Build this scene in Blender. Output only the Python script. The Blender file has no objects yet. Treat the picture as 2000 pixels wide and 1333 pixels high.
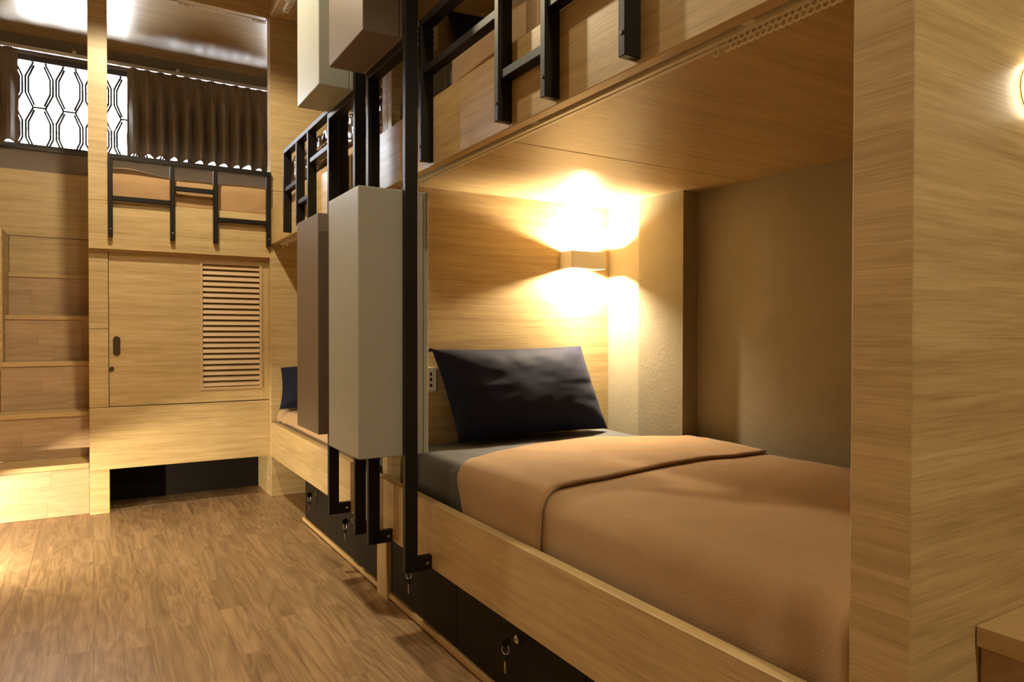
import bpy, bmesh, math, random
from mathutils import Vector, Matrix, noise
random.seed(7)
S = bpy.context.scene
COL = S.collection

# ------------------------------------------------------------------ camera
yaw, pit, rol = math.radians(31.0424), math.radians(-0.6879), math.radians(0.0947)
F = Vector((math.sin(yaw)*math.cos(pit), math.cos(yaw)*math.cos(pit), math.sin(pit)))
Rr = Vector((math.cos(yaw), -math.sin(yaw), 0)); U = Rr.cross(F)
c_, s_ = math.cos(rol), math.sin(rol)
R2, U2 = c_*Rr + s_*U, -s_*Rr + c_*U
cd = bpy.data.cameras.new('camera'); cam = bpy.data.objects.new('camera', cd); COL.objects.link(cam)
mw = Matrix.Identity(4)
for i in range(3):
    mw[i][0], mw[i][1], mw[i][2] = R2[i], U2[i], -F[i]
mw[2][3] = 0.97
cam.matrix_world = mw
cd.sensor_width = 36; cd.lens = 1362.06*36/2000; cd.clip_start = 0.02; cd.clip_end = 100
S.camera = cam

# ------------------------------------------------------------------ world, exposure
w = bpy.data.worlds.new('world'); S.world = w; w.use_nodes = True
w.node_tree.nodes['Background'].inputs[0].default_value = (0.93, 0.95, 1.0, 1)
w.node_tree.nodes['Background'].inputs[1].default_value = 46.0
S.view_settings.view_transform = 'Standard'; S.view_settings.look = 'None'
S.view_settings.exposure = 0.0; S.view_settings.gamma = 1.0
S.view_settings.use_curve_mapping = False
try:
    S.cycles.use_denoising = True
    S.cycles.sample_clamp_indirect = 6.0
    S.cycles.caustics_reflective = False; S.cycles.caustics_refractive = False
except Exception:
    pass
WARM = (1.0, 0.84, 0.55)
POWER_DOWN, POWER_DOWN2, POWER_FILL, POWER_SCONCE, POWER_SCONCE2, POWER_STEP, POWER_ROUND = 140, 125, 44, 220, 45, 165, 0.25

# ------------------------------------------------------------------ materials
def new_mat(name):
    m = bpy.data.materials.new(name); m.use_nodes = True
    return m, m.node_tree.nodes, m.node_tree.links, m.node_tree.nodes['Principled BSDF']

def plain(name, col, rough=0.5, metal=0.0, spec=0.5, bump=0.0, bscale=200, sheen=0.0, coat=0.0, var=0.0):
    m, N, L, P = new_mat(name)
    P.inputs['Base Color'].default_value = (*col, 1); P.inputs['Roughness'].default_value = rough
    P.inputs['Metallic'].default_value = metal; P.inputs['Specular IOR Level'].default_value = spec
    P.inputs['Sheen Weight'].default_value = sheen; P.inputs['Coat Weight'].default_value = coat
    if bump or var:
        tc = N.new('ShaderNodeTexCoord'); n = N.new('ShaderNodeTexNoise')
        n.inputs['Scale'].default_value = bscale; n.inputs['Detail'].default_value = 4
        L.new(tc.outputs['Object'], n.inputs['Vector'])
        if bump:
            b = N.new('ShaderNodeBump'); b.inputs['Strength'].default_value = bump; b.inputs['Distance'].default_value = 0.004
            L.new(n.outputs['Fac'], b.inputs['Height']); L.new(b.outputs['Normal'], P.inputs['Normal'])
        if var:
            n2 = N.new('ShaderNodeTexNoise'); n2.inputs['Scale'].default_value = 9; n2.inputs['Detail'].default_value = 5
            L.new(tc.outputs['Object'], n2.inputs['Vector'])
            r = N.new('ShaderNodeValToRGB')
            r.color_ramp.elements[0].position = 0.3; r.color_ramp.elements[1].position = 0.75
            r.color_ramp.elements[0].color = tuple(c*(1-var) for c in col)+(1,)
            r.color_ramp.elements[1].color = tuple(min(1, c*(1+var)) for c in col)+(1,)
            L.new(n2.outputs['Fac'], r.inputs['Fac']); L.new(r.outputs['Color'], P.inputs['Base Color'])
    return m

def wood(name, axis, light, dark, rough=0.38, swirl=0.5, streak=0.65, ring=0.0, tone=.10):
    """laminate with grain along one axis of the object"""
    m, N, L, P = new_mat(name)
    tc = N.new('ShaderNodeTexCoord'); oi = N.new('ShaderNodeObjectInfo')
    off = N.new('ShaderNodeVectorMath'); off.operation = 'SCALE'
    off.inputs[0].default_value = (31.7, 47.3, 59.1); L.new(oi.outputs['Random'], off.inputs['Scale'])
    add = N.new('ShaderNodeVectorMath'); add.operation = 'ADD'
    L.new(tc.outputs['Object'], add.inputs[0]); L.new(off.outputs[0], add.inputs[1])
    def tex(along, across, detail, rgh, dist):
        sc = [across]*3; sc['xyz'.index(axis)] = along
        mp = N.new('ShaderNodeVectorMath'); mp.operation = 'MULTIPLY'; mp.inputs[1].default_value = sc
        L.new(add.outputs[0], mp.inputs[0])
        n = N.new('ShaderNodeTexNoise'); n.inputs['Scale'].default_value = 1
        n.inputs['Detail'].default_value = detail; n.inputs['Roughness'].default_value = rgh; n.inputs['Distortion'].default_value = dist
        L.new(mp.outputs[0], n.inputs['Vector']); return n.outputs['Fac']
    broad = tex(0.9, 9, 3, .55, swirl)
    mid = tex(2.2, 55, 4, .6, swirl*.6)
    fine = tex(9, 330, 3, .6, 0.1)
    def mad(a, k, c):
        q = N.new('ShaderNodeMath'); q.operation = 'MULTIPLY_ADD'; L.new(a, q.inputs[0]); q.inputs[1].default_value = k
        if isinstance(c, float): q.inputs[2].default_value = c
        else: L.new(c, q.inputs[2])
        return q.outputs[0]
    v = mad(broad, 0.42, mad(mid, streak, mad(fine, 0.62, -(0.42+streak+0.62)*0.5+0.5)))
    if ring:
        # cathedral figure: bands of a distorted slow noise
        cat = tex(1.1, 9, 2, .5, .9)
        k = N.new('ShaderNodeMath'); k.operation = 'MULTIPLY'; L.new(cat, k.inputs[0]); k.inputs[1].default_value = 48
        si = N.new('ShaderNodeMath'); si.operation = 'SINE'; L.new(k.outputs[0], si.inputs[0])
        v = mad(si.outputs[0], ring, v)
    r = N.new('ShaderNodeValToRGB'); r.color_ramp.elements[0].position = 0.22; r.color_ramp.elements[1].position = 0.72
    r.color_ramp.elements[0].color = (*dark, 1); r.color_ramp.elements[1].color = (*light, 1)
    L.new(v, r.inputs['Fac'])
    hv = N.new('ShaderNodeHueSaturation'); L.new(r.outputs['Color'], hv.inputs['Color'])
    L.new(mad(oi.outputs['Random'], tone, 1-tone/2), hv.inputs['Value'])
    L.new(hv.outputs['Color'], P.inputs['Base Color'])
    P.inputs['Roughness'].default_value = rough
    b = N.new('ShaderNodeBump'); b.inputs['Strength'].default_value = 0.12; b.inputs['Distance'].default_value = 0.002
    L.new(fine, b.inputs['Height']); L.new(b.outputs['Normal'], P.inputs['Normal'])
    return m

OL, OD = (0.60, 0.445, 0.235), (0.32, 0.217, 0.095)
OAK = {a: wood('oak_laminate_'+a, a, OL, OD) for a in 'xyz'}
EDGE = {a: wood('oak_edge_'+a, a, (0.55, 0.385, 0.19), (0.42, 0.28, 0.125)) for a in 'xy'}
ALT = {'oak_laminate_x': (0, OAK['y']), 'oak_laminate_y': (1, OAK['x']), 'oak_laminate_z': (2, OAK['x'])}
FLOOR = wood('floor_laminate', 'y', (0.47, 0.31, 0.175), (0.19, 0.112, 0.056), rough=0.36, swirl=1.1, streak=.5, ring=.09, tone=.2)
SOFF = wood('soffit_laminate', 'x', OL, OD, rough=.35)
SOFF.node_tree.nodes['Principled BSDF'].inputs['Specular IOR Level'].default_value = .8
RISER = wood('riser_laminate', 'x', (0.50, 0.345, 0.21), (0.33, 0.215, 0.12), rough=0.4, swirl=0.8, ring=.05)
BLACK = plain('black_steel', (0.009, 0.0072, 0.0065), 0.45, spec=.24, bump=.05, bscale=120)
GREY = plain('grey_paint', (0.355, 0.37, 0.345), 0.45, bump=.04, bscale=60, var=.03)
BROWN = plain('brown_paint', (0.155, 0.118, 0.092), 0.42, bump=.04, bscale=60, var=.05)
DRAWER = plain('dark_drawer_laminate', (0.014, 0.0095, 0.0065), 0.6, spec=.12)
PLASTER = plain('plaster', (0.30, 0.257, 0.18), 0.8, bump=.22, bscale=85, var=.05)
TAUPE = plain('taupe_paint', (0.20, 0.165, 0.14), 0.7, bump=.1, bscale=90)
CEILP = plain('ceiling_paint', (0.55, 0.48, 0.38), 0.8, bump=.05, bscale=60)
CURT = plain('curtain_cloth', (0.20, 0.157, 0.12), 0.8, bump=.15, bscale=700, sheen=.2)
SHEET = plain('grey_sheet', (0.085, 0.085, 0.092), 0.75, bump=.08, bscale=500, var=.06)
NAVY = plain('navy_cotton', (0.0095, 0.0105, 0.027), 0.75, bump=.1, bscale=500, sheen=.03, spec=.12)
TAN = plain('tan_fleece', (0.40, 0.245, 0.118), 0.9, bump=.4, bscale=420, sheen=.25, var=.06)
WHITE = plain('white_plastic', (0.72, 0.70, 0.66), 0.35)
LAMPW = plain('lamp_white', (0.88, 0.84, 0.76), 0.5)
IVORY = plain('ivory_plastic', (0.74, 0.68, 0.56), 0.3)
ALU = plain('aluminium', (0.62, 0.60, 0.57), 0.28, metal=.85)
CHROME = plain('chrome', (0.7, 0.69, 0.67), 0.18, metal=1)
BRASS = plain('brass_key', (0.62, 0.55, 0.40), 0.3, metal=1)
BRONZE = plain('bronze', (0.10, 0.07, 0.045), 0.35, metal=.7)
LEAD = plain('dark_lead', (0.05, 0.05, 0.055), 0.5)
DFRAME = plain('window_frame', (0.045, 0.038, 0.036), 0.4)
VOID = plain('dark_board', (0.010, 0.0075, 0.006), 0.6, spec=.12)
LOUV = plain('louvre_paint', (0.53, 0.37, 0.215), 0.45)

def emis(name, col, st):
    m, N, L, P = new_mat(name)
    P.inputs['Emission Color'].default_value = (*col, 1); P.inputs['Emission Strength'].default_value = st
    P.inputs['Base Color'].default_value = (.8, .8, .8, 1)
    return m
GLOW = emis('lamp_glow', (1, .86, .62), 9)

def clear(name, tint, gl, rough):
    m, N, L, P = new_mat(name)
    N.remove(P)
    t = N.new('ShaderNodeBsdfTransparent'); t.inputs[0].default_value = (*tint, 1)
    g = N.new('ShaderNodeBsdfGlossy'); g.inputs['Roughness'].default_value = rough
    fr = N.new('ShaderNodeFresnel'); fr.inputs['IOR'].default_value = gl
    mx = N.new('ShaderNodeMixShader')
    L.new(fr.outputs[0], mx.inputs[0]); L.new(t.outputs[0], mx.inputs[1]); L.new(g.outputs[0], mx.inputs[2])
    L.new(mx.outputs[0], N['Material Output'].inputs[0]); return m
GLASS = clear('window_glass', (.97, .98, .98), 1.45, .03)
PLASTIC = clear('clear_wrap', (.95, .93, .90), 1.9, .06)

# ------------------------------------------------------------------ helpers
def tag(o, label=None, cat=None, group=None, kind=None):
    if label: o['label'] = label
    if cat: o['category'] = cat
    if group: o['group'] = group
    if kind: o['kind'] = kind
    return o

def thing(name, loc, label=None, cat=None, group=None, kind=None):
    o = bpy.data.objects.new(name, None); COL.objects.link(o); o.location = loc; o.empty_display_size = .1
    return tag(o, label, cat, group, kind)

def wloc(o):
    v = Vector((0, 0, 0))
    while o is not None:
        v = v + o.location; o = o.parent
    return v

def link(name, me, mat, parent, loc, smooth=False):
    o = bpy.data.objects.new(name, me); COL.objects.link(o)
    me.materials.clear(); me.materials.append(mat)
    o.location = Vector(loc)
    if parent:
        o.parent = parent; o.location = Vector(loc) - wloc(parent)
    if smooth:
        for p in me.polygons: p.use_smooth = True
    return o

def box(name, b, mat, parent=None, bev=0.0015):
    """b = x0,x1,y0,y1,z0,z1 in the room"""
    x0, x1, y0, y1, z0, z1 = b
    c = Vector(((x0+x1)/2, (y0+y1)/2, (z0+z1)/2))
    bm = bmesh.new(); bmesh.ops.create_cube(bm, size=1)
    bmesh.ops.scale(bm, vec=(abs(x1-x0), abs(y1-y0), abs(z1-z0)), verts=bm.verts)
    if bev and min(abs(x1-x0), abs(y1-y0), abs(z1-z0)) > 3*bev:
        bmesh.ops.bevel(bm, geom=list(bm.edges), offset=bev, segments=1, affect='EDGES')
    me = bpy.data.meshes.new(name); bm.to_mesh(me); bm.free()
    o = link(name, me, mat, parent, c)
    if mat.name in ALT:
        ax, alt = ALT[mat.name]; me.materials.append(alt)
        for p in me.polygons:
            if abs(p.normal[ax]) > .9: p.material_index = 1
    return o

def mesh(name, vs, fs, mat, parent=None, smooth=True, org=None):
    c = Vector(org) if org else sum((Vector(v) for v in vs), Vector())/len(vs)
    me = bpy.data.meshes.new(name); me.from_pydata([tuple(Vector(v)-c) for v in vs], [], fs); me.update()
    return link(name, me, mat, parent, c, smooth)

def multi(name, boxes, mat, parent=None):
    """several touching boxes that make one piece"""
    vs, fs = [], []
    for (x0, x1, y0, y1, z0, z1) in boxes:
        k = len(vs)
        vs += [(x0,y0,z0),(x1,y0,z0),(x1,y1,z0),(x0,y1,z0),(x0,y0,z1),(x1,y0,z1),(x1,y1,z1),(x0,y1,z1)]
        fs += [(k,k+3,k+2,k+1),(k+4,k+5,k+6,k+7),(k,k+1,k+5,k+4),(k+1,k+2,k+6,k+5),(k+2,k+3,k+7,k+6),(k+3,k,k+4,k+7)]
    return mesh(name, vs, fs, mat, parent, False)

def cyl(name, p, axis, r, h, mat, parent=None, seg=20, r2=None, bev=0):
    bm = bmesh.new()
    bmesh.ops.create_cone(bm, cap_ends=True, segments=seg, radius1=r, radius2=r if r2 is None else r2, depth=h)
    if bev: bmesh.ops.bevel(bm, geom=[e for e in bm.edges if abs(e.verts[0].co.z-e.verts[1].co.z) < 1e-6], offset=bev, segments=2, affect='EDGES')
    if axis == 'x': bmesh.ops.rotate(bm, cent=(0,0,0), matrix=Matrix.Rotation(math.pi/2, 3, 'Y'), verts=bm.verts)
    if axis == 'y': bmesh.ops.rotate(bm, cent=(0,0,0), matrix=Matrix.Rotation(math.pi/2, 3, 'X'), verts=bm.verts)
    me = bpy.data.meshes.new(name); bm.to_mesh(me); bm.free()
    return link(name, me, mat, parent, p)

def torus_mesh(name, R, r, axis='x', n=14, k=6):
    vs, fs = [], []
    for i in range(n):
        a = 2*math.pi*i/n
        for j in range(k):
            b = 2*math.pi*j/k
            q = ((R+r*math.cos(b))*math.cos(a), (R+r*math.cos(b))*math.sin(a), r*math.sin(b))
            vs.append((q[2], q[0], q[1]) if axis == 'x' else ((q[0], q[2], q[1]) if axis == 'y' else q))
            fs.append((i*k+j, ((i+1)%n)*k+j, ((i+1)%n)*k+(j+1)%k, i*k+(j+1)%k))
    me = bpy.data.meshes.new(name); me.from_pydata(vs, [], fs); me.update()
    for p in me.polygons: p.use_smooth = True
    return me

def lamp(name, kind, loc, power, parent=None, col=WARM, radius=.03, aim=None, **kw):
    l = bpy.data.lights.new(name, kind); l.energy = power; l.color = col
    if kind in ('POINT', 'SPOT'): l.shadow_soft_size = radius
    for k, v in kw.items(): setattr(l, k, v)
    o = bpy.data.objects.new(name, l); COL.objects.link(o)
    o.location = Vector(loc) - (wloc(parent) if parent else Vector())
    if aim: o.rotation_euler = Vector(aim).to_track_quat('-Z', 'Y').to_euler()
    if parent: o.parent = parent
    return o

def fbm(x, y, z, s=1.0):
    return noise.noise(Vector((x*s, y*s, z*s)))

# ------------------------------------------------------------------ levels of the room
X0 = 0.90            # face of the right-hand bunks
XW = 1.99            # plaster wall behind them
YC = 4.26            # face of the far bunk
YB = 5.35            # window wall
ZS = 2.82            # underside of the timber soffits
ZC = 2.93            # ceiling
XL, YN = -1.05, -1.6

# ------------------------------------------------------------------ floor of strips
floor = box('floor', (XL, XW, YN, YB, -0.06, -0.004), VOID, bev=0); tag(floor, 'brown wood-look laminate strip floor between the bunks', 'floor', kind='structure')
SW = 0.075
rest = []
x = XL; ci = 0
while x < 1.2:
    x1 = min(x+SW, 1.2); y = YN - random.uniform(0, .4); ci += 1
    while y < 4.75:
        ln = random.choice((.32, .40, .48, .56)) ; y1 = y+ln
        a, b = max(y, YN), min(y1, 4.75)
        if b-a > .03:
            g = .0002
            bb = (x+g, x1-g, a+g, b-g, -0.004, 0.0-random.uniform(0, .0004))
            seen = -0.107*b - .06 < x1 and x < 0.97 and a > 0.9 and x - .19*a*0 < 1 and (x < .62*a) and a < 4.6
            if seen: box('floor_strip', bb, FLOOR, floor, bev=0)
            else: rest.append(bb)
        y = y1
    x = x1
rs = multi('floor_strip_field', rest, FLOOR, floor); tag(rs, kind='stuff')

# ------------------------------------------------------------------ walls, ceiling
def wall(name, b, m, label): return tag(box(name, b, m, bev=0), label, 'wall' if 'wall' in name else 'ceiling', kind='structure')
wall('wall_right', (XW, XW+.1, YN, YB+.1, 0, ZC), PLASTER, 'beige plaster wall behind the right-hand bunks')
wall('wall_left', (XL-.1, XL, YN, YB+.1, 0, ZC), OAK['y'], 'oak panelled wall on the left of the aisle')
wall('wall_front', (XL, XW, YN-.1, YN, 0, ZC), PLASTER, 'beige plaster wall behind the viewpoint')
wall('ceiling', (XL-.1, XW+.1, YN-.1, YB+.1, ZC, ZC+.1), CEILP, 'beige painted ceiling over the aisle')
WX0, WX1, WZ0, WZ1 = -.80, 1.45, 2.135, 2.725
bw = multi('wall_back', [(XL, XW, YB, YB+.12, 0, WZ0), (XL, XW, YB, YB+.12, WZ1, ZC), (XL, WX0, YB, YB+.12, WZ0, WZ1), (WX1, XW, YB, YB+.12, WZ0, WZ1)], TAUPE)
tag(bw, 'taupe painted wall around the high window', 'wall', kind='structure')
# plaster column in the bunk corner
pc = multi('wall_column', [(1.925, XW+.001, 2.15, 2.386, 0, 1.508), (1.925, XW+.001, 1.925, 2.151, 0, 1.508)], PLASTER)
pz = [(x_, y_, z_) for z_ in (0, 1.5078) for (x_, y_) in ((1.930, 1.9245), (1.930, 2.150), (1.890, 2.150), (1.911, 1.9245))]
mesh('render_coat', pz, [(0, 1, 2, 3), (7, 6, 5, 4), (0, 4, 5, 1), (1, 5, 6, 2), (2, 6, 7, 3), (3, 7, 4, 0)], PLASTER, pc, False)
tag(pc, 'beige plaster column beside the lit headboard', 'column', kind='structure')
# timber soffits
s1 = box('trim_1', (X0, XW, .50, 4.33, ZS, ZC), OAK['y']); tag(s1, 'oak soffit over the right-hand bunks', 'soffit', kind='structure')
s2 = box('trim_2', (XL, XW, 4.30, YB, ZS+.02, ZC), SOFF, bev=0); tag(s2, 'oak laminate ceiling panel over the far bunk and stairs', 'soffit', kind='structure')
s3 = box('trim_3', (-.40, X0, YC, 4.30, ZS-.01, ZC), OAK['x']); tag(s3, 'oak fascia board along the top of the far bunk', 'fascia', kind='structure')
# timber lining at the head of the stairs
s4 = thing('trim_4', (-.24, YB-.02, 0), 'oak wall lining behind the far stairs', 'panelling', kind='structure')
box('lining_board', (XL+.001, 0.0, YB-.022, YB-.001, 1.572, 1.985), OAK['x'], s4)
box('lining_board', (-.44, 0.0, YB-.022, YB-.001, 1.0, 1.569), OAK['x'], s4)

# ------------------------------------------------------------------ window
wn = thing('window_1', (.3, YB, WZ0), 'wide high window with leaded octagon pattern, glaring white', 'window', kind='structure')
yw = YB+.055
for nm, b in (('frame_rail', (WX0, WX1, yw-.02, yw+.02, WZ1-.035, WZ1)), ('frame_rail', (WX0, WX1, yw-.02, yw+.02, WZ0, WZ0+.03)),
              ('frame_stile', (WX0, WX0+.03, yw-.02, yw+.02, WZ0, WZ1)), ('frame_stile', (WX1-.03, WX1, yw-.02, yw+.02, WZ0, WZ1)),
              ('frame_stile', (.58, .61, yw-.02, yw+.02, WZ0, WZ1))):
    box(nm, b, DFRAME, wn)
box('sill', (WX0, WX1, YB-.012, YB+.035, WZ0-.018, WZ0+.004), DFRAME, wn)
box('pane', (WX0+.03, .58, yw+.000, yw+.006, WZ0+.03, WZ1-.035), GLASS, wn, bev=0)
box('pane', (.61, WX1-.03, yw+.000, yw+.006, WZ0+.03, WZ1-.035), GLASS, wn, bev=0)

def bars(pts, r, closed=True):
    vs, fs = [], []
    n = len(pts)
    for i in range(n if closed else n-1):
        a, b = Vector(pts[i]), Vector(pts[(i+1) % n]); d = (b-a).normalized(); s = Vector((-d.z, 0, d.x))*r; t = Vector((0, r, 0))
        k = len(vs)
        for q in (a-d*r*.4, b+d*r*.4): vs += [q+s+t, q-s+t, q-s-t, q+s-t]
        fs += [(k,k+1,k+2,k+3), (k+7,k+6,k+5,k+4)]+[(k+j, k+4+j, k+4+(j+1)%4, k+(j+1)%4) for j in range(4)]
    return vs, fs
yg = yw+.012
for row, zc in enumerate((2.548, 2.264)):
    for i in range(6):
        cx = -.447 + .1635*i + (0.0 if row == 0 else .0)
        if cx > .45: continue
        for k, (hw, hh) in enumerate(((.058, .125), (.073, .141))):
            ch = hw*.72
            P = [(cx-hw, yg, zc+hh*.38), (cx-hw+ch*.75, yg, zc+hh), (cx+hw-ch*.75, yg, zc+hh), (cx+hw, yg, zc+hh*.38),
                 (cx+hw, yg, zc-hh*.38), (cx+hw-ch*.75, yg, zc-hh), (cx-hw+ch*.75, yg, zc-hh), (cx-hw, yg, zc-hh*.38)]
            for side in ([P[1], P[0], P[7], P[6]], [P[2], P[3], P[4], P[5]]):
                v, f = bars(side, .006, False); mesh('lead_line', v, f, LEAD, wn, False)
            if k == 1:
                v, f = bars([P[6], P[5]], .006, False); mesh('lead_line', v, f, LEAD, wn, False)
        for sx in (-1, 1):
            v, f = bars([(cx+sx*.058, yg, zc+.02*0), (cx+sx*.080, yg, zc)], .0022, False); mesh('lead_joint', v, f, LEAD, wn, False)

# curtain rail of the window and the two curtains
ct = thing('curtain_rail', (.3, YB-.04, 2.735), 'white double curtain rail above the high window', 'curtain rail')
box('rail', (-.95, 1.35, YB-.060, YB-.042, 2.728, 2.752), ALU, ct)
box('rail', (-.95, 1.35, YB-.028, YB-.010, 2.735, 2.757), ALU, ct)
for bx in (-.7, -.1, .5, 1.1): box('bracket', (bx, bx+.02, YB-.065, YB-.001, 2.752, 2.77), WHITE, ct)

def curtain(xa, xb, ztop, zbot, npl, label, seed):
    vs, fs = [], []; nz = 30; nx = npl*18
    r = random.Random(seed); jit = [r.uniform(-.16, .16) for _ in range(npl+2)]; amp = [r.uniform(.7, 1.25) for _ in range(npl+2)]
    zp = ztop-.105
    for k in range(nz+1):
        t = k/nz; z = ztop + (zbot-ztop)*t
        for i in range(nx+1):
            u = i/nx*npl; c = int(min(u, npl-1)); ph = u-c-.5
            a = amp[c]
            A = .008+.010*t
            hem = 0
            if z > zp: A = .004
            # rounded folds below the pleat, tight triple pinch at it
            fold = math.cos(2*math.pi*(ph+jit[c]*t*.5*math.sin(math.pi*(ph+.5))))
            pin = math.exp(-((z-zp)/.028)**2)
            fan = max(0, (z-zp)/.105) if z > zp else 0
            d = a*(.012+.030*min(1, max(0, (zp-z)/.16)))*fold + .034*pin*math.exp(-(ph/.10)**2) + .012*fan*math.exp(-(ph/.16)**2)*math.cos(ph*40)
            xx = xa+(xb-xa)*i/nx - ph*(xb-xa)/npl*.35*pin*math.exp(-(ph/.25)**2) + .004*fbm(u*.7, z*6, seed)
            vs.append((xx, YB-.066-d-.010*t + .004*fbm(u*1.3, z*5, seed+9), z + (.005*math.cos(2*math.pi*ph)+.010*fbm(u*.8, 3, seed) if k == nz else 0)))
    for k in range(nz):
        for i in range(nx):
            q = k*(nx+1)+i; fs.append((q, q+1, q+nx+2, q+nx+1))
    o = mesh('curtain', vs, fs, CURT); tag(o, label, 'curtain', 'curtains of the high window')
    m = o.modifiers.new('thick', 'SOLIDIFY'); m.thickness = .002
    return o
curtain(.205, 1.16, 2.722, 2.144, 12, 'wide drawn dark taupe pleated curtain above the far bunk', 3)
curtain(-.66, -.387, 2.722, 2.140, 3, 'narrow bunched dark taupe curtain at the left picture edge', 5)

# ------------------------------------------------------------------ right-hand bunks
B = thing('bunk_bed', (1.4, 1.5, 0), 'near oak bunk with the lit lamp, navy pillow and tan blanket', 'bunk bed', 'oak bunks in the room')
A = thing('bunk_bed', (1.4, 3.3, 0), 'middle oak bunk behind the hanging grey and brown boxes', 'bunk bed', 'oak bunks in the room')
PY0, PY1 = 2.385, 2.48
ZR = 1.485
# near bunk
box('end_panel', (X0, XW, .50, .585, 0, ZS), OAK['x'], B)
box('headboard', (.928, XW, PY0, PY0+.045, .235, ZS), OAK['x'], B)
box('divider_post', (.906, .96, PY0, PY1, 0, .236), OAK['z'], B)
box('lower_rail', (X0, .930, .585, 2.432, .237, .440), OAK['y'], B)
box('upper_rail', (X0, .930, .585, 2.432, ZR, 1.692), OAK['y'], B)
box('ceiling_board', (.93, XW, 1.689, PY0, 1.508, 1.535), OAK['x'], B)
box('ceiling_board', (.93, XW, .585, 1.686, 1.508, 1.535), OAK['x'], B)
box('bed_board', (.93, XW, .585, PY0, .236, .27), OAK['y'], B)
box('plinth', (.945, .965, .585, PY0, 0, .05), OAK['y'], B)
box('base_shelf', (.917, 1.6, .585, PY0, .006, .026), EDGE['y'], B)
# middle bunk
box('headboard', (.928, XW, PY0+.046, PY1, .235, ZS), OAK['x'], A)
ep = box('end_panel', (X0, XW, 4.25, 4.33, 0, 1.800), OAK['x'], A)
box('end_panel', (X0, XW, 4.25, 4.33, 1.802, ZS), OAK['x'], A)
box('lower_rail', (X0, .930, 2.433, 4.25, .237, .440), OAK['y'], A)
box('upper_rail', (X0, .930, 2.433, 4.25, ZR, 1.692), OAK['y'], A)
box('ceiling_board', (.93, XW, PY1, 4.25, 1.508, 1.535), OAK['x'], A)
box('bed_board', (.93, XW, PY1, 4.25, .236, .27), OAK['y'], A)
box('plinth', (.945, .965, PY1, 3.60, 0, .05), OAK['y'], A)
box('base_shelf', (.917, 1.6, PY1, 3.60, .006, .026), EDGE['y'], A)
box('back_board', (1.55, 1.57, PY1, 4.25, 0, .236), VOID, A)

def drawer(P, y0, y1, lock_y):
    d = box('drawer', (.925, .945, y0+.0015, y1-.0015, .030, .232), DRAWER, P)
    if lock_y:
        cyl('lock', (.921, lock_y, .192), 'x', .0105, .012, CHROME, d, 18, bev=.002)
    return d
for y0, y1, k in ((1.855, PY0, 2.125), (1.22, 1.855, 1.50), (.585, 1.22, 1.19)): drawer(B, y0, y1, k)
for y0, y1, k in ((3.045, 3.575, 3.35), (PY1, 3.045, 2.80)): drawer(A, y0, y1, k)

def keys(y, z, label, both=True):
    t = thing('key_ring', (.91, y, z), label, 'keys', 'keys left in the drawer locks')
    multi('key_in_lock', [(.893, .916, y-.0012, y+.0012, z-.003, z+.003)], BRASS, t)
    cyl('key_head', (.887, y, z), 'y', .0125, .005, VOID, t, 16, bev=.001)
    o = link('ring', torus_mesh('ring', .0115, .0011, 'x'), CHROME, t, (.886, y+.001, z-.019))
    o.rotation_euler = (0, .2, .35)
    cyl('hanging_head', (.886, y+.003, z-.038), 'x', .0115, .005, VOID, t, 16, bev=.001)
    multi('blade', [(.885, .887, y+.000, y+.0065, z-.072, z-.047), (.885, .887, y-.0015, y+.0045, z-.079, z-.066)], BRASS, t)
keys(1.50, .192, 'keys in the nearest visible drawer lock under the tan blanket')
keys(2.125, .192, 'keys just under the foot of the nearest black post')
keys(3.35, .192, 'keys in the farthest drawer lock, left of all black posts')
keys(2.80, .192, 'keys between the two black posts of the middle bunk')

# guard rails bolted on the upper rails
def screw(p, axis, P, r=.0045): return cyl('screw', p, axis, r, .003, CHROME, P, 10)
def guard_y(P, ys, bar):
    """ys posts along y; bar = [(i,j,z)]"""
    ztop, zb, th = 1.925, 1.494, .020
    g = box('guard_rail', (.862, .900, min(ys)-th/2, max(ys)+th/2, ztop-.022, ztop), BLACK, P)
    for y in ys:
        box('post', (.860, .9005, y-th/2, y+th/2, zb, ztop-.022), BLACK, g)
        screw((.8595, y, zb+.045), 'x', g)
    for i, j, z in bar: box('bar', (.866, .898, ys[i]+th/2, ys[j]-th/2, z-.011, z+.011), BLACK, g)
    return g
guard_y(B, [1.030, 1.300, 1.507, 1.976], [(0, 1, 1.700), (1, 2, 1.607), (2, 3, 1.768)])
guard_y(A, [2.805, 3.275, 3.485, 3.750], [(0, 1, 1.765), (1, 2, 1.607), (2, 3, 1.715)])

# steel hanging frames with feet on the lower rails
def hang(P, yn, yf, ztop):
    a, b, th = .812, .853, .022
    g = box('hanging_frame', (a, b, yn-th/2, yn+th/2, .235, ZS-.04), BLACK, P)
    box('post', (a, b, yf-th/2, yf+th/2, .235, ztop), BLACK, g)
    box('top_bar', (a, b, yn+th/2, yf-th/2, ztop-.024, ztop), BLACK, g)
    box('top_arm', (b, X0+.02, yn-th/2, yn+th/2, ZS-.085, ZS-.04), BLACK, g)
    for y in (yn, yf):
        box('foot', (b, .9005, y-th/2, y+th/2, .235, .279), BLACK, g)
        screw((.884, y-th/2-.001, .257), 'y', g)
hang(B, 1.986, 2.316, 1.862); hang(A, 2.458, 2.782, 1.846)

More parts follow.
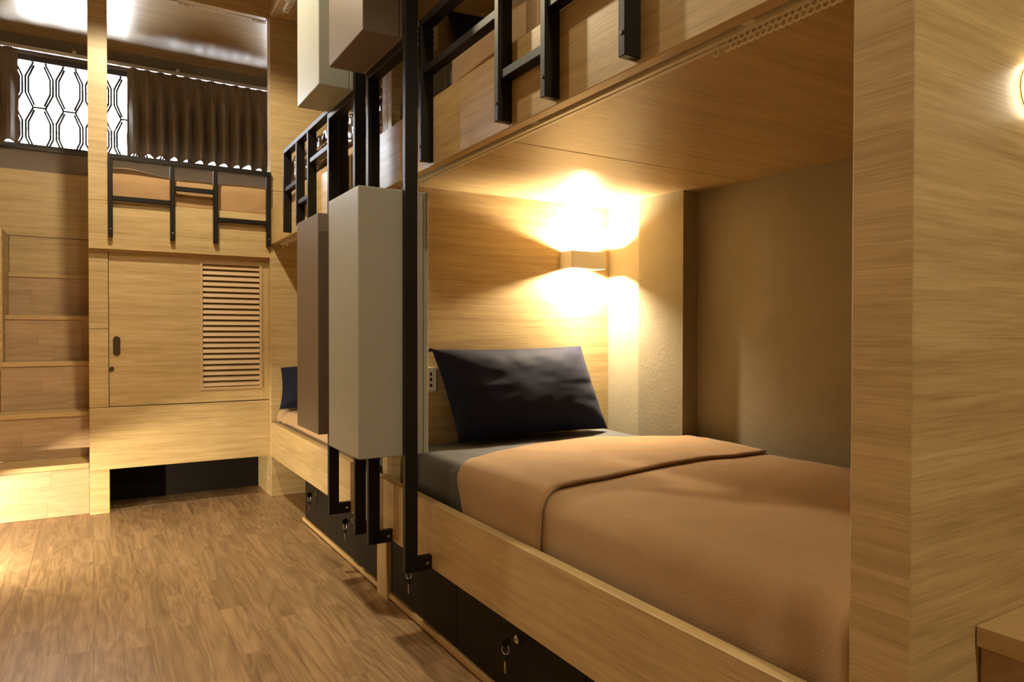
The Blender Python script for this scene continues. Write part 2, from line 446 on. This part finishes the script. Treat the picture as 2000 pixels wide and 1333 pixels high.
def hbox(b, m, label):
    x0, x1, y0, y1, z0, z1 = b; t = .016
    r = thing('hanging_box', ((x0+x1)/2, (y0+y1)/2, z0), label, 'box', 'painted boxes on the black frames')
    box('body', (x0, x1-t-.0015, y0, y1, z0, z1), m, r, .002)
    box('back_panel', (x1-t, x1, y0, y1, z0, z1), m, r, .002)
    return r
hbox((.674, .905-.006, 2.0, 2.302, .592, 1.405), GREY, 'large light grey box on the near frame, above the lower rail')
hbox((.688, .820, 2.0, 2.342, 1.864, 2.66), BROWN, 'brown box cut by the top of the picture, right of the upper grey box')
hbox((.686, .892, 2.472, 2.768, .606, 1.394), BROWN, 'brown box behind the large grey box, above the farther bed')
hbox((.690, .818, 2.472, 2.772, 1.848, 2.65), GREY, 'grey box cut by the top of the picture, left of the upper brown box')

# ------------------------------------------------------------------ far bunk
C = thing('bunk_bed', (.9, 4.8, 0), 'far oak bunk with a louvred sliding door under its upper bed', 'bunk bed', 'oak bunks in the room')
xl, xp = -.015, .074
box('upper_rail', (xl, X0, YC, YC+.03, 1.408, 1.662), OAK['x'], C)
box('upper_post', (xl, xp, YC, YC+.06, 1.663, ZS-.011), OAK['x'], C)
box('lower_post', (xl, xp, 4.297, 4.36, .987, 1.42), OAK['x'], C)
box('lower_post', (xl, xp, 4.297, 4.36, .568, .985), OAK['x'], C)
box('lower_board', (xl, X0, 4.29, 4.33, .236, .566), OAK['x'], C)
box('leg', (xl, xp+.003, 4.30, 4.36, 0, .2345), OAK['x'], C)
box('bed_board', (xl, XW, YC+.03, YB, 1.40, 1.43), OAK['x'], C)
box('side_panel', (xl, xl+.025, 4.36, YB-.03, 0, 1.66), OAK['y'], C)
box('base_side', (.897, .915, 4.33, 4.62, 0, .25), OAK['y'], C)
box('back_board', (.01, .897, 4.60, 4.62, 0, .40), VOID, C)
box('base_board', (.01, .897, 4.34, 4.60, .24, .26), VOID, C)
box('frame_stile', (.872, X0, 4.306, 4.33, .568, 1.42), OAK['z'], C)
DY = 4.305
LX0, LX1, LZ0, LZ1 = .524, .862, .640, 1.372
door = multi('sliding_door', [(xp+.003, LX0, DY, DY+.022, .570, 1.42), (LX1, .8715, DY, DY+.022, .570, 1.42),
                      (LX0, LX1, DY, DY+.022, .570, LZ0), (LX0, LX1, DY, DY+.022, LZ1, 1.42)], OAK['x'], C)
multi('louvre_frame', [(LX0, LX0+.014, DY-.006, DY+.018, LZ0, LZ1), (LX1-.014, LX1, DY-.006, DY+.018, LZ0, LZ1),
                       (LX0+.014, LX1-.014, DY-.006, DY+.018, LZ0, LZ0+.014), (LX0+.014, LX1-.014, DY-.006, DY+.018, LZ1-.014, LZ1)], LOUV, door)
box('louvre_shade_back', (LX0+.014, LX1-.014, DY+.019, DY+.024, LZ0+.014, LZ1-.014), BROWN, door)  # dark brown backing paints in the shade between the slats
NS = 22; pitch = (LZ1-LZ0-.028)/NS
sm = None
for i in range(NS):
    z = LZ0+.014+pitch*(i+.5)
    if sm is None:
        s = box('slat', (LX0+.014, LX1-.014, DY-.002, DY+.004, z-.013, z+.013), LOUV, door, .001); sm = s.data
        sloc = s.location.copy(); s.location.y += .006
    else:
        s = bpy.data.objects.new('slat', sm); COL.objects.link(s); s.parent = door; s.location = sloc+Vector((0, .006, pitch*i))
    s.rotation_euler = (math.radians(-28), 0, 0)
# flush pull and lock
def oval(cx, cz, hw, hh, n=20):
    P = []
    for i in range(n):
        a = 2*math.pi*i/n; P.append((cx+hw*math.cos(a), cz+hw*math.sin(a)+(hh-hw if math.sin(a) >= 0 else -(hh-hw))))
    return P
vo = []; fo = []
o1, o2 = oval(.112, .895, .0175, .052), oval(.112, .895, .0115, .044)
for (px, pz) in o1: vo.append((px, DY-.004, pz))
for (px, pz) in o2: vo.append((px, DY-.004, pz))
for (px, pz) in o2: vo.append((px, DY-.0005, pz))
for (px, pz) in o1: vo.append((px, DY-.0005, pz))
n = 20
for i in range(n):
    j = (i+1) % n
    fo += [(i, j, n+j, n+i), (n+i, n+j, 2*n+j, 2*n+i), (3*n+i, 3*n+j, j, i)]
fo.append(tuple(range(2*n, 3*n)))
tag(mesh('flush_pull', vo, fo, BRONZE, door, False), 'oval bronze recessed pull')
cyl('lock', (.088, DY-.002, .772), 'y', .012, .008, BRONZE, door, 18, bev=.002)
# far guard rail
gx = [.085, .379, .598, .893]; th = .022; yg0, yg1 = YC-.036, YC
g = box('guard_rail', (gx[0]-th/2, gx[3]-.004+th/2, yg0, yg1-.002, 1.880, 1.904), BLACK, C)
for x in gx:
    x = min(x, .886)
    box('post', (x-th/2, x+th/2, yg0, yg1+.0005, 1.472, 1.880), BLACK, g); screw((x, yg0-.0005, 1.512), 'y', g, .003)
for i, j, z in ((0, 1, 1.676), (1, 2, 1.758), (2, 3, 1.606)): box('bar', (gx[i]+th/2, gx[j]-th/2, yg0+.004, yg1-.006, z-.012, z+.012), BLACK, g)

# ------------------------------------------------------------------ far stairs
ST = thing('staircase', (-.23, 4.8, 0), 'oak staircase left of the far bunk, lowest step brightly lit', 'stairs', 'oak stairs')
ys = [4.342, 4.60, 4.82, 5.045, 5.265, YB-.03]; zt = [0, .271, .523, .797, 1.068, 1.335]
r = random.Random(4); sx0, sx1 = -.44, xl-.0015
for i in range(5):
    y0, z0, z1 = ys[i], zt[i], zt[i+1]
    xa = sx0
    tr = box('tread', (xa, sx1, y0-(.006 if i else .0), ys[i+1]-.001, z1-.026, z1), EDGE['x'], ST)
    ri = box('riser', (xa, sx1, y0+.008, ys[i+1]-.01, z0+.0005, z1-.027), RISER, ST, 0)
    h = (z1-.028-z0)/3
    for k in range(3):
        cuts = sorted([xa, sx1] + [xa + (sx1-xa)*q for q in ((r.uniform(.25, .5),) if k % 2 else (r.uniform(.5, .75),))])
        for a_, b_ in zip(cuts, cuts[1:]):
            box('riser_strip', (a_+.0003, b_-.0003, y0, y0+.008, z0+.001+h*k, z0+.0006+h*(k+1)), RISER, ri, 0)
box('side_panel', (sx0-.025, sx0-.001, 4.93, YB-.023, 0, 1.568), OAK['y'], ST)

# near stairs on the right
S2 = thing('staircase', (1.5, .25, 0), 'oak stair step at the lower right corner against the near panel', 'stairs', 'oak stairs')
for i in range(3):
    x0 = 1.066+.26*i; x1 = x0+.26 if i < 2 else XW-.002; z = .560+.27*i
    box('tread', (x0-.004, x1, -.10, .499, z-.03, z), EDGE['y'], S2)
    rb = box('riser', (x0+.006, x1, -.095, .498, 0 if i == 0 else 0.0, z-.031), RISER, S2)

# ------------------------------------------------------------------ bedding
def slab(x0, x1, y0, y1, z0, z1, r=.035, seed=0, wob=.004, nx=26, ny=44):
    """soft rounded mattress"""
    vs, fs = [], []
    prof = []
    per = []
    def ringpt(a, ins, z):
        return None
    # section across x (closed profile), swept along y with rounded ends
    sec = []
    K = 6
    for cx, cz, a0 in ((x0+r, z1-r, math.pi), (x1-r, z1-r, math.pi/2), (x1-r, z0+r, 0), (x0+r, z0+r, -math.pi/2)):
        for k in range(K+1):
            a = a0 - (math.pi/2)*k/K; sec.append((cx+r*math.cos(a), cz+r*math.sin(a)))
    # subdivide the top span
    out = []
    m = len(sec)
    for i in range(m):
        p, q = sec[i], sec[(i+1) % m]; out.append(p)
        d = math.hypot(q[0]-p[0], q[1]-p[1]); kk = int(d/.05)
        for k in range(1, kk): out.append((p[0]+(q[0]-p[0])*k/kk, p[1]+(q[1]-p[1])*k/kk))
    sec = out; m = len(sec); xc, zc = (x0+x1)/2, (z0+z1)/2
    yl = []
    for k in range(5): yl.append((y0+r*(1-math.cos(math.pi/2*k/4)), 1-math.sin(math.pi/2*k/4)))
    for k in range(1, ny): yl.append((y0+r+(y1-y0-2*r)*k/ny, 0))
    for k in range(5): yl.append((y1-r*(1-math.cos(math.pi/2*(4-k)/4)), 1-math.sin(math.pi/2*(4-k)/4)))
    for (y, ins) in yl:
        for (x, z) in sec:
            sx = (x-xc); sz = (z-zc)
            xx = xc+math.copysign(max(abs(sx)-ins*r, 0), sx); zz = zc+math.copysign(max(abs(sz)-ins*r, 0), sz)
            nn = wob*(fbm(xx*3, y*3, zz*3+seed)+.5*fbm(xx*9, y*6, zz*9+seed))
            vs.append((xx+nn*(1 if sx > 0 else -1)*.6, y, zz+nn))
    for k in range(len(yl)-1):
        for i in range(m): fs.append((k*m+i, k*m+(i+1) % m, (k+1)*m+(i+1) % m, (k+1)*m+i))
    fs.append(tuple(range(m-1, -1, -1))); k0 = (len(yl)-1)*m; fs.append(tuple(k0+i for i in range(m)))
    return vs, fs

def mattress(b, label, seed, mat=SHEET, r=.04, wob=.004):
    v, f = slab(*b, r=r, seed=seed, wob=wob); v = [(p[0], p[1], p[2]) for p in v]
    return tag(mesh('mattress', v, f, mat), label, 'mattress', 'mattresses of the bunks')
MX0, MX1 = .958, 1.90
mattress((MX0, MX1, .59, PY0-.005, .272, .562), 'grey sheeted mattress under the tan blanket and the lit lamp', 1)
mattress((MX0, MX1, .59, PY0-.005, 1.537, 1.838), 'dark grey sheeted mattress of the near upper bunk', 2)
mattress((MX0, MX1, PY1+.005, 4.245, .272, .500), 'grey sheeted mattress of the middle lower bunk', 3)
mattress((MX0, MX1, PY1+.005, 4.245, 1.537, 1.790), 'tan mattress in clear plastic on the middle upper bunk', 4, TAN)
mattress((.02, XW-.03, YC+.036, YB-.03, 1.432, 1.815), 'mattress under the tan blanket of the far upper bunk', 5)

def path_blanket(name, head, foot, xwall, xfront, ztop, zdrop, fold, label, grp, seed=0, r=.045, flip=1, foldw=.5, wob=.008):
    """blanket across a bed: lies on top, rounds the front edge and drops inside the rail; head end folded back"""
    nu, layers = 46, []
    # cross-bed profile (v): from wall to front then down
    prof = []
    nv = 30
    for k in range(nv+1): prof.append((xwall+(xfront+r-xwall)*k/nv, ztop, 0))
    for k in range(1, 9):
        a = math.pi/2*k/8; prof.append((xfront+r-r*math.sin(a), ztop-r+r*math.cos(a), a))
    nd = 8
    for k in range(1, nd+1): prof.append((xfront, ztop-r-(ztop-r-zdrop)*k/nd, math.pi/2))
    vs, fs = [], []
    def yhead(x, z):
        t = (x-xfront)/(xwall-xfront); t = max(0, min(1, t))
        return head(t, z)
    def yfold(x, z):
        t = (x-xfront)/(xwall-xfront); t = max(0, min(1, t)); return fold(t, z)
    rows = None
    for (x, z, a) in prof:
        nrm = Vector((-math.sin(a), 0, math.cos(a)))
        yh, yf = yhead(x, z), yfold(x, z)
        line = []
        for k in range(nu+1):                        # lower layer, foot to head
            y = foot+(yh-foot)*k/nu; line.append((y, 0.002))
        if foldw:
            for k in range(1, 8):                    # roll over
                b = math.pi*k/8; line.append((yh+flip*.009*math.sin(b), .002+.008*(1-math.cos(b))))
            kk = 20
            for k in range(kk+1):                    # returning upper layer
                y = yh+(yf-yh)*k/kk; e = .010 if k < kk-1 else .004
                line.append((y, .018 + .004*math.sin(k/kk*math.pi)))
        for (y, hgt) in line:
            h = hgt + wob*(1.2*fbm(x*2.4, y*2.0, seed)+.55*fbm(x*6, y*4.5, seed+5)+.3*fbm(x*5, y*15, seed+8))*(0.9 if a < .1 else .6) + wob*.5
            if a > .5: h += .016*math.sin(a)*math.exp(-((y-foot)/.16)**2)*(1+math.cos((y-foot)*48))*.5
            p = Vector((x, y, z))+nrm*h; vs.append(p)
    n = len(line)
    for i in range(len(prof)-1):
        for k in range(n-1): fs.append((i*n+k, i*n+k+1, (i+1)*n+k+1, (i+1)*n+k))
    o = mesh(name, vs, fs, TAN); tag(o, label, 'blanket', grp)
    m = o.modifiers.new('thick', 'SOLIDIFY'); m.thickness = .006; m.offset = 1 if flip > 0 else -1
    return o
G = 'tan fleece blankets'
def lerp_pts(P):
    def f(t, z):
        for (a, b), (c, d) in zip(P, P[1:]):
            if t <= c: return b+(d-b)*(t-a)/(c-a)
        return P[-1][1]
    return f
def smooth_pts(P, drop):
    f0 = lerp_pts(P)
    def f(t, z):
        s = 0
        for k in range(-3, 4): s += f0(max(0, min(1, t+k*.035)), z)
        return s/7 - (drop*max(0, .53-z) if z is not None else 0)
    return f
path_blanket('blanket', smooth_pts([(0, 1.865), (.12, 1.945), (.3, 2.005), (.55, 2.035), (.8, 2.0), (1, 1.87)], .45), .60, 1.905, MX0+.004, .564, .335,
             smooth_pts([(0, 1.42), (.2, 1.455), (.5, 1.52), (1, 1.535)], -.1), 'large tan blanket turned back on the near lower bunk', G, 1)
path_blanket('blanket', smooth_pts([(0, 1.90), (.3, 2.02), (1, 2.0)], .3*0), .60, 1.88, MX0+.004, 1.842, 1.60,
             smooth_pts([(0, 1.42), (1, 1.5)], 0), 'tan blanket on the near upper bunk behind the black guard posts', G, 2)
path_blanket('blanket', smooth_pts([(0, 2.88), (1, 2.84)], 0), 4.235, 1.88, MX0-.002, .506, .335,
             smooth_pts([(0, 3.0), (1, 3.0)], 0), 'tan blanket on the middle lower bunk beneath the brown box', G, 3, flip=-1, foldw=0)

# far upper blanket hangs over the front of the mattress
vs, fs = [], []
nx = 60; prof = []
yb = YC+.034
for k in range(12): prof.append((YB-.06+(yb+.05-(YB-.06))*k/11, 1.822, 0))
for k in range(1, 8):
    a = math.pi/2*k/7; prof.append((yb+.05-.05*math.sin(a), 1.772+.05*math.cos(a), a))
for k in range(1, 9): prof.append((yb, 1.772-.11*k/8*1.0, math.pi/2))
for (y, z, a) in prof:
    for i in range(nx+1):
        x = .03+(1.9-.03)*i/nx
        h = .010 + .010*fbm(x*2.2, z*3, 4)+.006*fbm(x*7+z*4, z*6, 7)
        cr = sum(.010*math.exp(-(((x-cx)+(z-1.74)*sl)/.018)**2)*math.exp(-((z-1.70)/.06)**2) for cx, sl in ((.20, 1.0), (.27, 1.2), (.86, -1.1)))
        bump = .028*math.exp(-((x-.16)/.13)**2) if a < .9 else .0
        vs.append((x, y-math.sin(a)*(h+cr), z+math.cos(a)*h+bump*math.cos(a)))
for j in range(len(prof)-1):
    for i in range(nx):
        q = j*(nx+1)+i; fs.append((q, q+1, q+nx+2, q+nx+1))
o = mesh('blanket', vs, fs, TAN); tag(o, 'tan blanket on the far upper bunk below the taupe curtain', 'blanket', G)
m = o.modifiers.new('thick', 'SOLIDIFY'); m.thickness = .006; m.offset = 1

def pillow(c00, c10, c11, c01, thick, label, seed, nrm=None, n=44):
    """c00 bottom-left, c10 bottom-right, c11 top-right, c01 top-left"""
    c00, c10, c11, c01 = map(Vector, (c00, c10, c11, c01))
    N = ((c10-c00).cross(c01-c00)).normalized()
    vs, fs = [], []; idx = {}
    for side in (1, -1):
        for j in range(n+1):
            for i in range(n+1):
                edge = i in (0, n) or j in (0, n)
                if side == -1 and edge: idx[(side, i, j)] = idx[(1, i, j)]; continue
                u, v = i/n, j/n
                a, b = 2*u-1, 2*v-1
                # pinch the sides in between the corners
                uu = .5+.5*a*(1-.04*(1-b*b)*abs(a)**2); vv = .5+.5*b*(1-.06*(1-a*a)*abs(b)**2)
                p = c00*(1-uu)*(1-vv)+c10*uu*(1-vv)+c11*uu*vv+c01*(1-uu)*vv
                t = thick*((1-a**4)**.75*(1-b**4)**.75)*(.78+.22*math.cos(a*1.2)*math.cos(b*1.2))
                rad = max(abs(a), abs(b)); ang = math.atan2(b, a)
                wr = .0045*fbm(a*2.0, b*2.0, seed)+.009*rad**2*fbm(math.cos(ang)*4.5+seed, math.sin(ang)*4.5, rad*.8)+.0022*fbm(a*4+b*2, b*6-a*3, seed+3)+.003*rad**3*abs(fbm(a*9, b*5, seed+4))
                wr *= min(1, (1-rad)*6+.15)
                if edge: wr = .004*fbm(u*9, v*9, seed)
                idx[(side, i, j)] = len(vs); vs.append(p+N*side*(t*.5+wr*(1 if side == 1 else .6)))
    for side in (1, -1):
        for j in range(n):
            for i in range(n):
                q = [idx[(side, i, j)], idx[(side, i+1, j)], idx[(side, i+1, j+1)], idx[(side, i, j+1)]]
                fs.append(tuple(q if side == 1 else q[::-1]))
    o = mesh('pillow', vs, fs, NAVY); tag(o, label, 'pillow', 'navy pillows')
    m = o.modifiers.new('smooth', 'SUBSURF'); m.levels = 1; m.render_levels = 1
    return o
pillow((1.118, 2.232, .570), (1.835, 2.268, .570), (1.765, 2.366, .918), (1.062, 2.350, .912), .19, 'navy pillow leaning on the lit headboard', 2)
pillow((1.160, 2.24, 1.855), (1.80, 2.27, 1.855), (1.80, 2.365, 2.18), (1.115, 2.345, 2.165), .15, 'navy pillow on the near upper bunk, only a corner showing', 6)
pillow((1.60, 4.10, .525), (.908, 4.09, .528), (.935, 4.175, .765), (1.60, 4.225, .82), .17, 'navy pillow end left of the lower brown box', 9)

# clear plastic wrap round the spare bedding of the middle upper bunk
wr = thing('wrapped_bedding', (1.35, 3.3, 1.79), 'folded spare bedding in crinkled clear plastic on the middle upper bunk', 'bedding')
v, f = slab(MX0+.02, 1.82, 2.56, 3.95, 1.797, 1.93, r=.05, seed=11, wob=.012)
mesh('duvet', v, f, plain('pale_duvet', (.60, .44, .32), .8, bump=.2, bscale=60), wr)
v, f = slab(MX0-.002, 1.85, 2.52, 4.02, 1.793, 1.95, r=.04, seed=12, wob=.022, ny=110)
v = [Vector(p)+Vector((.010*fbm(p.x*22 if hasattr(p, 'x') else p[0]*22, p[1]*17, p[2]*22), 0, .008*fbm(p[0]*30, p[1]*25, p[2]*20))) for p in v]
mesh('plastic_wrap', v, f, PLASTIC, wr, smooth=False)

# ------------------------------------------------------------------ lamps
def sconce(cx, y_wall, s, cz, power, label, grp='box wall lamps in the bunks'):
    """open-ended box lamp; s=-1 faces -y"""
    t = thing('wall_lamp', (cx, y_wall, cz), label, 'wall lamp', grp)
    w, h, d, th = .088, .035, .085, .005
    ya, yb_ = sorted((y_wall+s*.0005, y_wall+s*d))
    yf0, yf1 = (y_wall+s*d, y_wall+s*(d-th)) if s < 0 else (y_wall+s*(d-th), y_wall+s*d)
    box('front', (cx-w, cx+w, min(yf0, yf1), max(yf0, yf1), cz-h, cz+h), LAMPW, t, .001)
    for q in (-1, 1): box('side', (cx+q*w-(th if q > 0 else 0), cx+q*w+(0 if q > 0 else th), ya+ (th if s>0 else th), yb_-(0 if s < 0 else th), cz-h, cz+h), LAMPW, t, .001)
    box('back_plate', (cx-w, cx+w, min(y_wall, y_wall+s*th), max(y_wall, y_wall+s*th), cz-h, cz+h), LAMPW, t, .001)
    yl = y_wall+s*d*.70
    box('holder', (cx-w+th, cx+w-th, yl-.010, yl+.010, cz-.004, cz+.004), LAMPW, t, .001)
    for q in (-1, 1):
        cyl('lens', (cx, yl, cz+q*.007), 'z', .017, .005, GLOW, t, 20)
        lamp('bulb_light', 'SPOT', (cx, yl, cz+q*.011), power/2, t, radius=.014, aim=(0, 0, q), spot_size=math.radians(156), spot_blend=.25, col=(1, .83, .55))
    return t
sconce(1.755, PY0, -1, 1.270, POWER_SCONCE, 'glowing white box lamp on the headboard above the navy pillow')
sconce(1.75, 4.25, -1, 1.270, POWER_SCONCE2, 'white box lamp at the head of the middle lower bunk')

def downlight(x, y, power, label):
    t = thing('downlight', (x, y, ZC-.03), label, 'ceiling lamp', 'round ceiling lamps over the aisle')
    cyl('ring', (x, y, ZC-.012), 'z', .075, .024, WHITE, t, 32, bev=.004)
    cyl('lens', (x, y, ZC-.027), 'z', .058, .008, GLOW, t, 32)
    lamp('bulb_light', 'SPOT', (x, y, ZC-.055), power, t, radius=.04, aim=(0, 0, -1), spot_size=math.radians(152), spot_blend=.22)
downlight(.15, 3.14, POWER_DOWN, 'round ceiling lamp over the aisle near the far bunk')
downlight(.12, 1.98, POWER_FILL, 'added unseen fill lamp over the middle of the aisle')  # added out of view as weak fill for the near upper rail
downlight(.72, -1.05, POWER_DOWN2, 'round ceiling lamp over the aisle behind the viewpoint')

# round step light on the near end panel
t = thing('step_light', (1.212, .4995, 1.337), 'small round glowing lamp on the near panel at the right picture edge', 'wall lamp')
cyl('rim', (1.212, .4965, 1.337), 'y', .036, .006, WHITE, t, 32, bev=.001)
cyl('lens', (1.212, .4895, 1.337), 'y', .0405, .012, GLOW, t, 32, bev=.004)
lamp('bulb_light', 'SPOT', (1.212, .478, 1.337), POWER_ROUND*20, t, radius=.03, aim=(0, -1, -.3), spot_size=math.radians(140), spot_blend=.5)

# hooded light low on the left wall, washing the first stair
t = thing('hooded_floor_light', (-.88, 3.55, 0), 'hooded floor light shining on the lowest stair', 'floor lamp')
box('back', (-1.045, -1.03, 3.36, 3.76, 0.001, .139), WHITE, t)
box('hood', (-1.03, -.70, 3.36, 3.76, .129, .139), WHITE, t)
box('side', (-1.03, -.84, 3.36, 3.372, 0.001, .129), WHITE, t)
cyl('bulb', (-.90, 3.40, .06), 'x', .010, .08, GLOW, t, 16)
lamp('bulb_light', 'SPOT', (-.80, 3.41, .094), POWER_STEP, t, radius=.010, aim=(.75, .66, 0), spot_size=math.radians(168), spot_blend=.85)

# ------------------------------------------------------------------ sockets
def socket(cx, cz, label):
    t = thing('power_socket', (cx, PY0, cz), label, 'socket', 'white power sockets on the headboards')
    box('plate', (cx-.058, cx+.042, PY0-.010, PY0-.0005, cz-.045, cz+.045), WHITE, t, .003)
    for dx in (-.035, .018):
        for dz in (-.022, 0, .020): box('slot', (cx+dx-.004, cx+dx+.004, PY0-.0115, PY0-.009, cz+dz-.006, cz+dz+.006), VOID, t, 0)
socket(1.060, .795, 'white power socket beside the navy pillow of the near lower bunk')
socket(1.066, 2.062, 'white power socket of the near upper bunk, high behind the guard post')
sw = thing('headboard_switch', (1.08, PY0, .905), 'tiny dark switch knob just above the lower socket', 'switch')
cyl('knob', (1.080, PY0-.006, .905), 'y', .006, .012, VOID, sw, 12)

# ------------------------------------------------------------------ curtain tracks
gl_r = torus_mesh('glider_ring', .0064, .0023, 'x')
def track(x0, y0, y1, ztop, gliders, label, bracket):
    t = thing('curtain_track', (x0, (y0+y1)/2, ztop), label, 'curtain track', 'curtain tracks of the bunks')
    q = .014; hh = .024
    multi('rail', [(x0-q, x0+q, y0, y1, ztop-.006, ztop), (x0-q, x0-q+.004, y0, y1, ztop-hh, ztop-.006), (x0+q-.004, x0+q, y0, y1, ztop-hh, ztop-.006),
                   (x0-q+.004, x0-.0025, y0, y1, ztop-hh, ztop-hh+.003), (x0+.0025, x0+q-.004, y0, y1, ztop-hh, ztop-hh+.003)], IVORY, t)
    for y in bracket: box('clip', (x0-.026, x0-.010, y-.012, y+.012, ztop-.018, ztop-.002), IVORY, t)
    for y in gliders:
        o = bpy.data.objects.new('glider', gl_r); COL.objects.link(o); o.parent = t; o.location = Vector((x0, y, ztop-.0345))-wloc(t)
        if not gl_r.materials: gl_r.materials.append(IVORY)
        box('stem', (x0-.0022, x0+.0022, y-.0022, y+.0022, ztop-.029, ztop-.020), IVORY, o, 0)
track(.958, .60, 2.35, 1.506, [.885]+[.858-.0127*i for i in range(18)], 'ivory curtain track with a row of rings over the near lower bed', (.80, 1.45, 2.2))
track(.958, 2.52, 4.20, 1.506, [4.19, 4.10, 4.075], 'ivory curtain track over the middle lower bed', (4.0,))
track(.955, .70, 4.10, ZS-.002, [3.99, 3.8], 'ivory curtain track under the soffit of the right-hand bunks', (3.97,))
t = thing('curtain_track', (.45, 4.33, ZS), 'ivory curtain track across the top of the far bunk', 'curtain track', 'curtain tracks of the bunks')
multi('rail', [(.085, .895, 4.318, 4.340, ZS+.012, ZS+.0195), (.085, .895, 4.318, 4.322, ZS, ZS+.012), (.085, .895, 4.336, 4.340, ZS, ZS+.012)], IVORY, t)
for x in (.86, .10): box('clip', (x-.012, x+.012, 4.31, 4.345, ZS+.008, ZS+.0195), IVORY, t)
for x in [.885-.012*i for i in range(6)]+[.49, .475, .462, .43]:
    o = bpy.data.objects.new('glider', gl_r); COL.objects.link(o); o.parent = t; o.rotation_euler = (0, 0, math.pi/2)
    o.location = Vector((x, 4.329, ZS-.009))-wloc(t)
    box('stem', (x-.002, x+.002, 4.327, 4.331, ZS-.004, ZS+.008), IVORY, t, 0)
